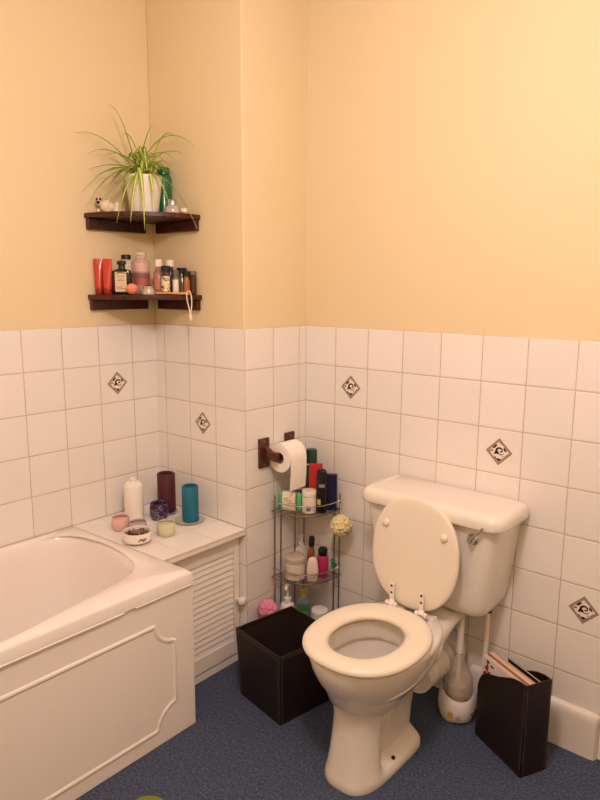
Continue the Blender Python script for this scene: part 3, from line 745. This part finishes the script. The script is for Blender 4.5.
vessel('glass_pot', 'small clear glass pot with silver lid at the shelf front', 'jar', (-.322, -.514, ZL+.0005), [(.020, 0), (.023, .003), (.022, .012), (.019, .020), (.019, .022)], HAZE, [(.0195, .022), (.0195, .031), (.016, .034)], CHROME, capname='lid')
vessel('glass_dish', 'low clear dish between the bath bomb and silver lidded pot', 'dish', (-.375, -.487, ZL+.0005), [(.016, 0), (.020, .003), (.023, .020), (.021, .020), (.017, .005)], HAZE)
vessel('white_capped_bottle', 'clear pinkish bottle with white cap at middle of lower shelf', 'bottle', (-.352, -.443, ZL+.0005), bott(.020, .092, .010, .012), mat('pinkish_clear_plastic', (226, 178, 160), .12, trans=.6, ior=1.3), [(.014, .103), (.014, .128), (.012, .130)], WHITEP, lab=(.0203, .9, .02, .06, mat('pink_label', (206, 132, 118), .5, var=.2, scale=120)))
vessel('patterned_bottle', 'small black-capped bottle with black and cream label', 'bottle', (-.307, -.445, ZL+.0005), bott(.0185, .080, .012, .006), mat('dark_blue_grey_plastic', (70, 62, 70), .3), [(.0175, .086), (.0175, .104), (.015, .106)], mat('navy_cap', (26, 24, 34), .3), lab=(.0188, 1.0, .012, .068, swirl_mat('cream_print_label', (238, 224, 178), (48, 44, 48))))
vessel('white_capped_bottle', 'tall dark bottle with white cap behind the patterned bottle', 'bottle', (-.341, -.398, ZL+.0005), bott(.019, .095, .011, .010), mat('dark_grey_plastic', (66, 58, 58), .3), [(.0155, .104), (.0155, .127), (.0135, .129)], WHITEP)
vessel('miniature_bottle', 'slim bottle with white label right of the patterned bottle', 'bottle', (-.289, -.413, ZL+.0005), bott(.0145, .068, .010, .004), mat('grey_green_plastic', (112, 104, 88), .3), [(.0125, .072), (.0125, .088), (.0105, .090)], mat('grey_cap', (110, 104, 98), .35), lab=(.0148, .8, .008, .056, mat('white_strip_label', (240, 230, 212), .5, var=.1, scale=90)))
vessel('spice_jar', 'olive brown jar with black lid on lower shelf', 'jar', (-.298, -.377, ZL+.0005), bott(.019, .078, .015, .003), mat('olive_glass', (104, 96, 58), .15, coat=.3), [(.0195, .0815), (.0195, .098), (.017, .100)], BLACKP, capname='lid')
vessel('spice_jar', 'orange brown jar with black lid right of the olive one', 'jar', (-.263, -.384, ZL+.0005), bott(.0125, .064, .010, .003), mat('orange_glass', (170, 96, 48), .2, coat=.3), [(.0135, .0675), (.0135, .086), (.011, .088)], BLACKP, capname='lid')
vessel('tall_jar', 'dark brown cylinder jar at the right end of lower shelf', 'jar', (-.262, -.354, ZL+.0005), cyl(.0135, .072, .003), mat('plum_brown_glass', (72, 48, 42), .25, coat=.2), [(.014, .0725), (.014, .086), (.012, .088)], mat('grey_brown_lid', (128, 108, 96), .4), capname='lid')
# wooden stick with a cord loop, lying along the front edge
sk = thing('wooden_handle', 'pale wooden brush handle with white cord loop lying along shelf edge', 'brush handle', (-.259, -.459, ZL+.0005))
E0 = Vector((-.325, -.478, ZL)); E1 = Vector((-.236, -.393, ZL))
dE = E1-E0; wd = []
for k in range(13):
    t = k/12; p = E0+dE*t-Vector((-.275, -.447, ZL)); nn = Vector((-dE.y, dE.x, 0)).normalized(); w = .008+.003*math.sin(PI*t)-.003*t
    if k in (0, 12): w *= .6
    wd.append([p+nn*w*math.cos(a)+Vector((0, 0, .0055+.005*math.sin(a))) for a in [2*PI*i/16 for i in range(16)]])
MB().loft(wd).build('stick', mat('pale_bare_wood', (214, 160, 104), .55, var=.1, scale=40), sk)
q = E1-Vector((-.275, -.447, ZL)); fr = Vector((.64, -.75, 0)); sdv = Vector((.758, .652, 0))
cp = [q+fr*.000+Vector((0, 0, .011))+sdv*-.006, q+fr*.016+Vector((0, 0, .014))-sdv*.004, q+fr*.020+Vector((0, 0, .012))+sdv*.004, q+fr*.021+sdv*.009+Vector((0, 0, -.01)), q+fr*.021+sdv*.009+Vector((0, 0, -.04)), q+fr*.021+sdv*.004+Vector((0, 0, -.068)),
      q+fr*.021+sdv*.000+Vector((0, 0, -.05)), q+fr*.020-sdv*.008+Vector((0, 0, -.015)), q+fr*.016-sdv*.008+Vector((0, 0, .010))]
cp = [Vector(p) for p in catmull([tuple(p) for p in cp], 5)]
ck = MB().tube(cp, .0022, 8, closed=True)
ck.tube([q+fr*.021+sdv*.004+Vector((0, 0, -.066)), q+fr*.021+sdv*.004+Vector((0, 0, -.074)), q+fr*.021+sdv*.005+Vector((0, 0, -.092))], [.003, .0055, .0045], 10)
ck.build('cord', mat('white_cotton_cord', (240, 226, 200), .9), sk)

# ------------------------------------------------------------------ candles on the cupboard top
def candle(name, label, loc, r, h, m, well=.010, group=None, rimr=.72):
    t = thing(name, label, 'candle', loc, 0, group)
    MB().lathe([(r-.002, 0), (r, .002), (r, h-.004), (r-.002, h-.001), (r-.005, h), (r*rimr, h-.002), (r*rimr*.96, h-well), (.001, h-well)], n=40).build('wax', m, t)
    MB().tube([(0, 0, h-well-.001), (.001, 0, h-well+.007)], .0011, 6).build('wick', INK, t)
    return t
z = CT+.0005
vessel('white_bottle', 'tall white plastic bottle standing at the back left by the wall', 'bottle', (-.408, -.553, z), [(.034, 0), (.037, .003), (.037, .132), (.0345, .142), (.024, .150), (.016, .153)], mat('white_bottle_plastic', (244, 238, 228), .35, var=.03), [(.0145, .153), (.0145, .164), (.011, .167)], WHITEP)
def saucer(label, loc, k=1.0):
    t = thing('glass_saucer', label, 'saucer', loc, 0, 'glass saucers under the tall candles')
    MB().lathe([(r*k, z_) for r, z_ in [(.034, 0), (.040, .001), (.056, .006), (.0585, .0075), (.058, .009), (.054, .0085), (.040, .0035), (.001, .003)]], n=40).build('dish', mat('pale_glass', (226, 226, 220), .12, trans=.35), t)
saucer('glass saucer under the teal candle', (-.225, -.428, z)); saucer('glass saucer under the maroon candle', (-.371, -.424, z), .76)
candle('pillar_candle', 'tall maroon pillar candle near the alcove corner', (-.374, -.421, z+.0033), .036, .161, mat('maroon_wax', (78, 28, 40), .45, var=.08), .014)
candle('pillar_candle', 'teal blue pillar candle on a glass saucer', (-.222, -.425, z+.0033), .032, .141, mat('teal_wax', (20, 104, 128), .45, var=.06), .014)
def votive(name, label, loc, r, h, m, wax, lab=None):
    t = thing(name, label, 'candle', loc, 0)
    MB().lathe([(r*.72, 0), (r*.80, .002), (r*.97, h*.35), (r, h*.6), (r*.93, h*.93), (r*.90, h), (r*.84, h), (r*.86, h*.88)], n=40, cap1=False).build('cup', m, t)
    MB().lathe([(r*.865, h*.80), (r*.5, h*.80), (.001, h*.79)], n=32, cap0=False).build('wax', wax, t)
    return t
votive('votive_candle', 'dark purple votive cup with pale swirls before the maroon candle', (-.334, -.490, z), .037, .066, swirl_mat('purple_swirl_glaze', (46, 28, 60), (132, 116, 148)), mat('dark_wax', (50, 34, 44), .5))
votive('votive_candle', 'small pink candle pot nearest the bathtub wall', (-.350, -.655, z), .034, .049, mat('pink_pot', (228, 188, 176), .4), mat('pink_wax', (220, 172, 158), .5))
votive('votive_candle', 'small lilac candle pot behind the white bowl', (-.276, -.630, z), .033, .042, mat('lilac_pot', (196, 172, 178), .4), mat('lilac_wax', (178, 150, 160), .5))
votive('votive_candle', 'pale green candle pot near the teal candle', (-.178, -.578, z), .0345, .050, mat('sage_pot', (214, 212, 178), .4), mat('sage_wax', (204, 200, 164), .5))
bw = thing('potpourri_bowl', 'white bowl with printed side holding dark dried petals', 'bowl', (-.196, -.690, z))
MB().lathe([(.029, 0), (.031, .003), (.044, .008), (.0500, .014), (.0515, .042), (.0505, .0445), (.048, .044), (.046, .028), (.001, .020)], n=44).build('bowl', mat('white_bowl_glaze', (240, 232, 220), .3, var=.02), bw)
pp = MB(); random.seed(5)
for k in range(60):
    a = random.random()*2*PI; r = .039*math.sqrt(random.random()); Mx = Matrix.Translation((r*math.cos(a), r*math.sin(a), .033+random.uniform(0, .006))) @ Matrix.Rotation(random.random()*3, 4, (random.random(), random.random(), random.random()))
    pp.slot(k % 3).box(-.006, .006, -.004, .004, -.0007, .0007, Mx)
pp.slot(0).lathe([(.0455, .029), (.001, .032)], n=24, cap0=False)
pt = pp.build('petals', [mat('dark_brown_petals', (62, 40, 32), .8), mat('grey_petals', (128, 112, 100), .8), mat('tan_petals', (150, 120, 96), .8)], bw, smooth=False)
pt['kind'] = 'stuff'
q = MB()
for k, (a_, z0, z1, wd_) in enumerate(((.30, .020, .026, .10), (.42, .023, .031, .14), (.58, .019, .028, .16), (.76, .022, .030, .10))):
    g = patch(.0521-.00005*k, fa+a_, fa+a_+wd_, z0, z1, 4); q.add(g.v, g.f)
q.build('print', mat('mauve_print', (128, 96, 98), .5, var=.3, scale=200), bw)

# ------------------------------------------------------------------ toilet roll and its holder
RH = thing('toilet_roll_holder', 'dark wooden two-bracket toilet roll holder on the column tiles', 'toilet roll holder', (.0, -.172, .80))
for y0, y1 in ((-.277, -.224), (-.130, -.078)):
    yc = (y0+y1)/2+.172
    pln = MB().box(.0003, .011, y0+.172, y1+.172, -.030, .084).build('back_plate', HOLDWOOD, RH, bevel=.002)
    s_ = 1 if yc < 0 else -1
    yo = yc+.008*s_
    r_ = []
    for x, w, h0, h1 in ((.010, .011, -.012, .056), (.022, .0105, -.002, .046), (.038, .010, .004, .037), (.052, .010, .002, .035), (.066, .010, .000, .034), (.072, .009, .003, .031)):
        r_.append([(x, yo+w*a, b_) for a, b_ in ((-1, h0), (1, h0), (1, h1), (-1, h1))])
    MB().loft(r_).build('arm', HOLDWOOD, RH, bevel=.003)
    for zz in (-.018, .072): MB().lathe([(.0035, 0), (.003, .0012)], n=12).xform(Matrix.Translation((.011, yc, zz)) @ Matrix.Rotation(PI/2, 4, 'Y')).build('screw', DULLCHROME, pln)
MB().tube([(.056, -.058, .018), (.056, .055, .018)], .010, 16).build('spindle', HOLDWOOD, RH)
TRr = .0555
tr = thing('toilet_roll', 'white toilet roll with a long sheet hanging from the wooden holder', 'toilet roll', (.0612, -.174, .811))
PAPER = mat('toilet_paper', (252, 246, 234), .9, var=.03, scale=60, bump=.2, bscale=120)
rp = MB(); n = 48; yy0, yy1 = -.050, .0445
rr = [(TRr, yy0+.001), (TRr, yy1-.001), (TRr-.001, yy1), (.022, yy1), (.022, yy0), (TRr-.001, yy0), (TRr, yy0+.001)]
rp.loft([[(r*math.cos(2*PI*i/n), y, r*math.sin(2*PI*i/n)) for i in range(n)] for r, y in rr], False, False)
rp.build('roll', PAPER, tr)
MB().loft([[(r*math.cos(2*PI*i/24), y, r*math.sin(2*PI*i/24)) for i in range(24)] for r, y in ((.0218, yy0+.001), (.0218, yy1-.001), (.0205, yy1-.001), (.0205, yy0+.001), (.0218, yy0+.001))], False, False).build('cardboard_core', mat('cardboard', (158, 128, 98), .9), tr)
sh = []
for k in range(8):
    a = math.radians(100-100*k/7); sh.append(((TRr+.0012)*math.cos(a), (TRr+.0012)*math.sin(a)))
sh += [(TRr+.001, -.03), (TRr+.001, -.06), (TRr-.001, -.09), (TRr-.005, -.122)]
MB().loft([[(x, yy0+.0015, zz) for x, zz in sh], [(x+.0003*math.sin(i), 0, zz) for i, (x, zz) in enumerate(sh)], [(x, yy1-.0015, zz+(.004 if i == len(sh)-1 else 0)) for i, (x, zz) in enumerate(sh)]], False, False, False).build('hanging_sheet', PAPER, tr, angle=80)

# ------------------------------------------------------------------ wire corner rack
RC = Vector((.014, -.022, 0)); RR = .193
rk = thing('corner_wire_rack', 'three-tier chrome wire corner rack behind the bin', 'rack', (RC.x, RC.y, 0))
for (x, y) in ((.016, -.193), (.006, -.147), (.006, -.062), (.016, -.018), (.166, -.008), (.191, -.008)):
    MB().tube([(x, y, .001), (x, y, .655)], .0028, 8).build('post', DULLCHROME, rk)
def arc(r, z, n=28, e=2.8):
    return [(r*abs(math.cos(-PI/2+PI/2*k/n))**(2/e), -r*abs(math.sin(-PI/2+PI/2*k/n))**(2/e), z) for k in range(n+1)]
def arcx(y): return (RR**2.8-abs(y)**2.8)**(1/2.8)
SH = (.070, .316, .590)
for zz in SH:
    w = MB(); w.tube([(0, -.004, zz)]+arc(RR, zz)+[(0, -.004, zz)], .0026, 8)
    for k in range(1, 13):
        y = -RR*k/13; w.tube([(.0, y, zz+.001), (arcx(y), y, zz+.001)], .0014, 6)
    w.tube([(.07, 0, zz-.001), (.07, -arcx(.07), zz-.001)], .0014, 6); w.tube([(.14, 0, zz-.001), (.14, -arcx(.14), zz-.001)], .0014, 6)
    w.build('wire_shelf', DULLCHROME, rk)
    MB().tube(arc(RR, zz+.038), .0028, 8).build('guard_rail', CHROME, rk)
zt_ = SH[2]+.003
def rp_(x, y): return (x, y)
wi = thing('wet_wipes_pack', 'white and green soft pack of wipes on the rack top', 'wipes', (.074, -.176, zt_), math.radians(26))
rs = []
for k in range(11):
    u = -1+2*k/10; f_ = (1-abs(u)**6)**.5 if abs(u) < 1 else .0
    f_ = max(f_, .22)
    rs.append([(u*.046, y*.015*f_*1.0, .040+z_*.039*(.75+.25*f_)) for y, z_, _ in sell(0, 0, 1, 1, 24, 3)])
w_ = MB(); w_.slot(1).loft(rs[:3]); w_.slot(0).loft(rs[2:9], False, False); w_.slot(1).loft(rs[8:])
w_.build('pack', [mat('wipes_white_film', (238, 228, 206), .4, var=.05), mat('wipes_green_film', (92, 184, 120), .35, var=.1)], wi)
pq = MB()
for (x0, x1, z0, z1) in ((-.022, -.004, .048, .052), (-.018, .012, .040, .043), (-.006, .02, .030, .034), (-.02, .004, .022, .025)): pq.box(x0, x1, -.0158, -.0150, z0+.004, z1+.004)
pq.build('print', mat('faded_brown_print', (190, 160, 128), .6), wi, smooth=False)
blu = thing('sponge', 'blue grey sponge tucked behind the wipes pack', 'sponge', (.060, -.120, zt_), .3)
MB().box(-.030, .030, -.018, .018, 0, .066).build('sponge_block', mat('blue_grey_foam', (92, 96, 124), .9, var=.2, scale=120, bump=.6), blu, bevel=.006, seg=3)
vessel('cream_tub', 'white lidded tub with blue patch beside the wipes pack', 'jar', (.138, -.138, zt_), cyl(.0275, .066, .004), mat('white_tub_plastic', (236, 224, 208), .35), [(.0275, .0665), (.028, .069), (.028, .086), (.026, .089)], mat('translucent_lid', (232, 222, 208), .3), lab=(.0278, .30, .012, .034, mat('blue_label_patch', (122, 130, 160), .5), fa-.1), capname='lid')
vessel('spray_can', 'dark green spray can standing at the back of rack top', 'can', (.092, -.070, zt_), [(.021, 0), (.0225, .003), (.0225, .168), (.020, .176)], DARKGREEN, [(.0225, .1765), (.0225, .222), (.020, .230), (.010, .233)], DARKGREEN, lab=(.0227, 1.2, .050, .066, mat('silver_print', (146, 150, 140), .4, var=.4, scale=150)), extra=lambda t: MB().lathe([(.0228, .170), (.0228, .175)], n=28, cap0=False, cap1=False).build('band', CREAML, t))
rb = thing('red_box', 'red carton leaning behind the black deodorant can', 'box', (.128, -.086, zt_), math.radians(38))
MB().box(-.026, .026, -.008, .008, 0, .180).xform(Matrix.Translation((0, 0, .0003))).build('carton', mat('red_card', (190, 44, 46), .5, var=.05), rb, bevel=.001)
vessel('deodorant_can', 'black deodorant spray can with yellow flash in front', 'can', (.172, -.104, zt_), [(.019, 0), (.021, .003), (.021, .140), (.019, .149)], BLACKP, [(.0195, .1495), (.0185, .164), (.012, .170), (.004, .172)], BLACKP, lab=(.0212, .55, .104, .116, mat('grey_lettering', (146, 140, 138), .5, var=.3, scale=200)), extra=lambda t: patch(.0213, fa-1.0, fa-.2, .034, .056, 6).build('yellow_flash', mat('gold_flash', (206, 178, 92), .5), t))
nv = thing('navy_box', 'navy blue carton at right end of rack top', 'box', (.182, -.060, zt_+.002), math.radians(30))
MB().box(-.026, .024, -.011, .011, 0, .142).build('carton', mat('navy_card', (28, 26, 62), .4, var=.1), nv, bevel=.001)
lf_ = thing('bath_puff', 'pale yellow net bath puff hanging from the rack post', 'bath puff', (.251, -.079, .550))
def puff(mb, r, seed, amp=.22):
    bm = bmesh.new(); bmesh.ops.create_icosphere(bm, subdivisions=5, radius=1)
    for v_ in bm.verts:
        p_ = v_.co.normalized(); k = 1-abs(noise.noise(p_*3.6+Vector((seed, 0, 0))))*1.3*amp*2-abs(noise.noise(p_*9+Vector((0, seed, 0))))*amp*1.1
        v_.co = p_*r*(k+.15)
    mb.add([tuple(v_.co) for v_ in bm.verts], [tuple(v_.index for v_ in f_.verts) for f_ in bm.faces]); bm.free(); return mb
puff(MB(), .040, 3.1).build('netting', mat('pale_yellow_netting', (232, 218, 166), .8, var=.15, scale=160), lf_, angle=180)
MB().tube([(0, .0, .030), (-.02, .02, .047), (-.038, .042, .058), (-.0445, .0465, .066)], .0012, 6).build('cord', mat('yellow_cord', (220, 204, 150), .9), lf_)
# middle shelf
zm = SH[1]+.003
vessel('cotton_wool_tub', 'large clear plastic tub of white cream on middle rack shelf', 'tub', (.090, -.162, zm), [(.036, 0), (.040, .004), (.040, .058), (.037, .066)], mat('milky_tub', (236, 224, 206), .25, trans=.25), [(.038, .0665), (.0395, .069), (.0395, .086), (.035, .091), (.02, .094)], mat('clear_lid', (238, 228, 210), .2, trans=.5), capname='lid', n=36)
vessel('pump_bottle', 'clear bottle with thin pump neck behind the large tub', 'bottle', (.060, -.090, zm), [(.026, 0), (.028, .003), (.028, .075), (.022, .095), (.010, .102)], HAZE, [(.011, .102), (.011, .118), (.004, .120), (.004, .138), (.009, .139), (.009, .147)], HAZE)
vessel('brown_bottle', 'slim amber bottle with tall black cap on middle shelf', 'bottle', (.117, -.105, zm), bott(.015, .122, .010, .006, .02), mat('amber_plastic', (150, 86, 42), .25, coat=.3), [(.0105, .128), (.0115, .132), (.0115, .163), (.008, .168)], BLACKP, tilt=(.05, .10), rz=0)
wbt = thing('white_oval_bottle', 'white flat oval bottle leaning in front of pink one', 'bottle', (.158, -.138, zm), math.radians(40))
rs = []
for zz, a_, b_ in ((0, .016, .010), (.003, .020, .012), (.04, .023, .012), (.076, .020, .011), (.090, .014, .009), (.095, .006, .005)): rs.append([(x, y, zz) for x, y, _ in sell(0, 0, a_, b_, 28, 2.4)])
MB().loft(rs).build('body', mat('pinkish_white_plastic', (238, 220, 210), .35), wbt)
vessel('magenta_bottle', 'magenta pink bottle with black cap on middle shelf', 'bottle', (.163, -.081, zm), [(.021, 0), (.023, .004), (.023, .078), (.021, .086), (.015, .089)], mat('magenta_plastic', (190, 46, 104), .3, coat=.2), [(.017, .0895), (.0185, .093), (.0185, .112), (.015, .118), (.006, .120)], BLACKP)
gs = thing('green_plastic_clip', 'small green plastic clip hooked on the rack post', 'clip', (.186, -.036, .364))
MB().box(-.012, .010, -.004, .004, -.013, .002).tube([(-.010, 0, 0), (-.014, 0, .012), (-.004, 0, .018), (.004, 0, .010)], .003, 8).build('clip', mat('bright_green_plastic', (48, 140, 62), .4), gs, bevel=.001)
# bottom shelf
zb = SH[0]+.003
def pump_extra(t):
    MB().tube([(0, 0, .186), (0, 0, .206), (.001, -.002, .212), (.012, -.022, .210), (.014, -.026, .204)], [.0055, .009, .010, .007, .005], 12).build('pump_head', WHITEP, t)
vessel('soap_pump_bottle', 'white pump soap bottle low in the rack behind the bin', 'bottle', (.066, -.180, zb), [(.028, 0), (.030, .003), (.030, .120), (.026, .133), (.014, .140)], WHITEP, [(.014, .140), (.014, .160), (.006, .162), (.006, .187)], WHITEP, extra=pump_extra)
vessel('mouthwash_bottle', 'pale blue bottle with green band and olive cap behind bin', 'bottle', (.112, -.136, zb), [(.025, 0), (.027, .003), (.027, .140), (.024, .154), (.014, .160)], mat('pale_blue_plastic', (128, 150, 178), .2, trans=.3), [(.016, .160), (.018, .162), (.018, .192), (.016, .194)], mat('olive_cap', (160, 150, 84), .4), lab=(.0273, 1.3, .112, .142, mat('green_leaf_label', (68, 120, 52), .5, var=.3, scale=80)))
vessel('white_dish', 'round white plastic dish at the foot of the rack', 'dish', (.168, -.104, zb), [(.026, 0), (.030, .003), (.033, .100), (.034, .112), (.031, .116), (.001, .117)], WHITEP)
pk = thing('bath_puff', 'pink net bath puff hanging between column and rack', 'bath puff', (.040, -.266, .207))
puff(MB(), .037, 8.7).build('netting', mat('pink_netting', (232, 150, 178), .8, var=.15, scale=160), pk, angle=180)
MB().tube([(0, .005, .028), (-.004, .025, .06), (-.008, .050, .10), (-.008, .0525, .14)], .0012, 6).build('cord', mat('pink_cord', (226, 160, 180), .9), pk)

# ------------------------------------------------------------------ green cloth at the bottom edge
gc = thing('green_cloth', 'yellow-green cloth lying on the carpet near the bath panel', 'cloth', (.322, -1.058, 0), math.radians(40))
rs = []
for zz, d in ((.001, 0), (.008, -.002), (.012, .004), (.013, .02)):
    rs.append([(x*(1+.03*math.sin(5*i*.13)), y*(1+.03*math.cos(4*i*.13)), zz+(.002*math.sin(i*.8) if zz > .009 else 0)) for i, (x, y, _) in enumerate(sell(0, 0, .050-d, .058-d, 48, 3))])
MB().loft(rs).build('folded_cloth', mat('yellow_green_cloth', (126, 134, 52), .9, var=.2, scale=120, bump=.5), gc)

# ------------------------------------------------------------------ light, camera, view
def light(name, loc, energy, color, radius):
    l = bpy.data.lights.new(name, 'POINT'); l.energy = energy; l.color = color; l.shadow_soft_size = radius
    o = bpy.data.objects.new(name, l); COL.objects.link(o); o.location = loc; return o
light('ceiling_lamp', (1.13, -1.36, 2.17), 45, (1, .80, .79), .09)
w = bpy.data.worlds.new('World'); bpy.context.scene.world = w; w.use_nodes = True
w.node_tree.nodes['Background'].inputs[0].default_value = (.05, .04, .03, 1)

cd = bpy.data.cameras.new('Camera'); cam = bpy.data.objects.new('Camera', cd); COL.objects.link(cam)
ya, pi_, ro = -.7096, -.1707, .0056
f_ = Vector((math.sin(ya)*math.cos(pi_), math.cos(ya)*math.cos(pi_), math.sin(pi_)))
rt = Vector((math.cos(ya), -math.sin(ya), 0)); up = rt.cross(f_)
r2 = math.cos(ro)*rt+math.sin(ro)*up; u2 = -math.sin(ro)*rt+math.cos(ro)*up
M = Matrix(((r2.x, u2.x, -f_.x, 1.6767), (r2.y, u2.y, -f_.y, -1.9867), (r2.z, u2.z, -f_.z, H+.1476), (0, 0, 0, 1)))
cam.matrix_world = M
cd.sensor_fit = 'HORIZONTAL'; cd.sensor_width = 36; cd.lens = 651.76/600*36; cd.clip_start = .02
sc = bpy.context.scene; sc.camera = cam
sc.view_settings.view_transform = 'Standard'; sc.view_settings.look = 'None'; sc.view_settings.gamma = 1; sc.view_settings.use_curve_mapping = False
sc.view_settings.exposure = 0.0
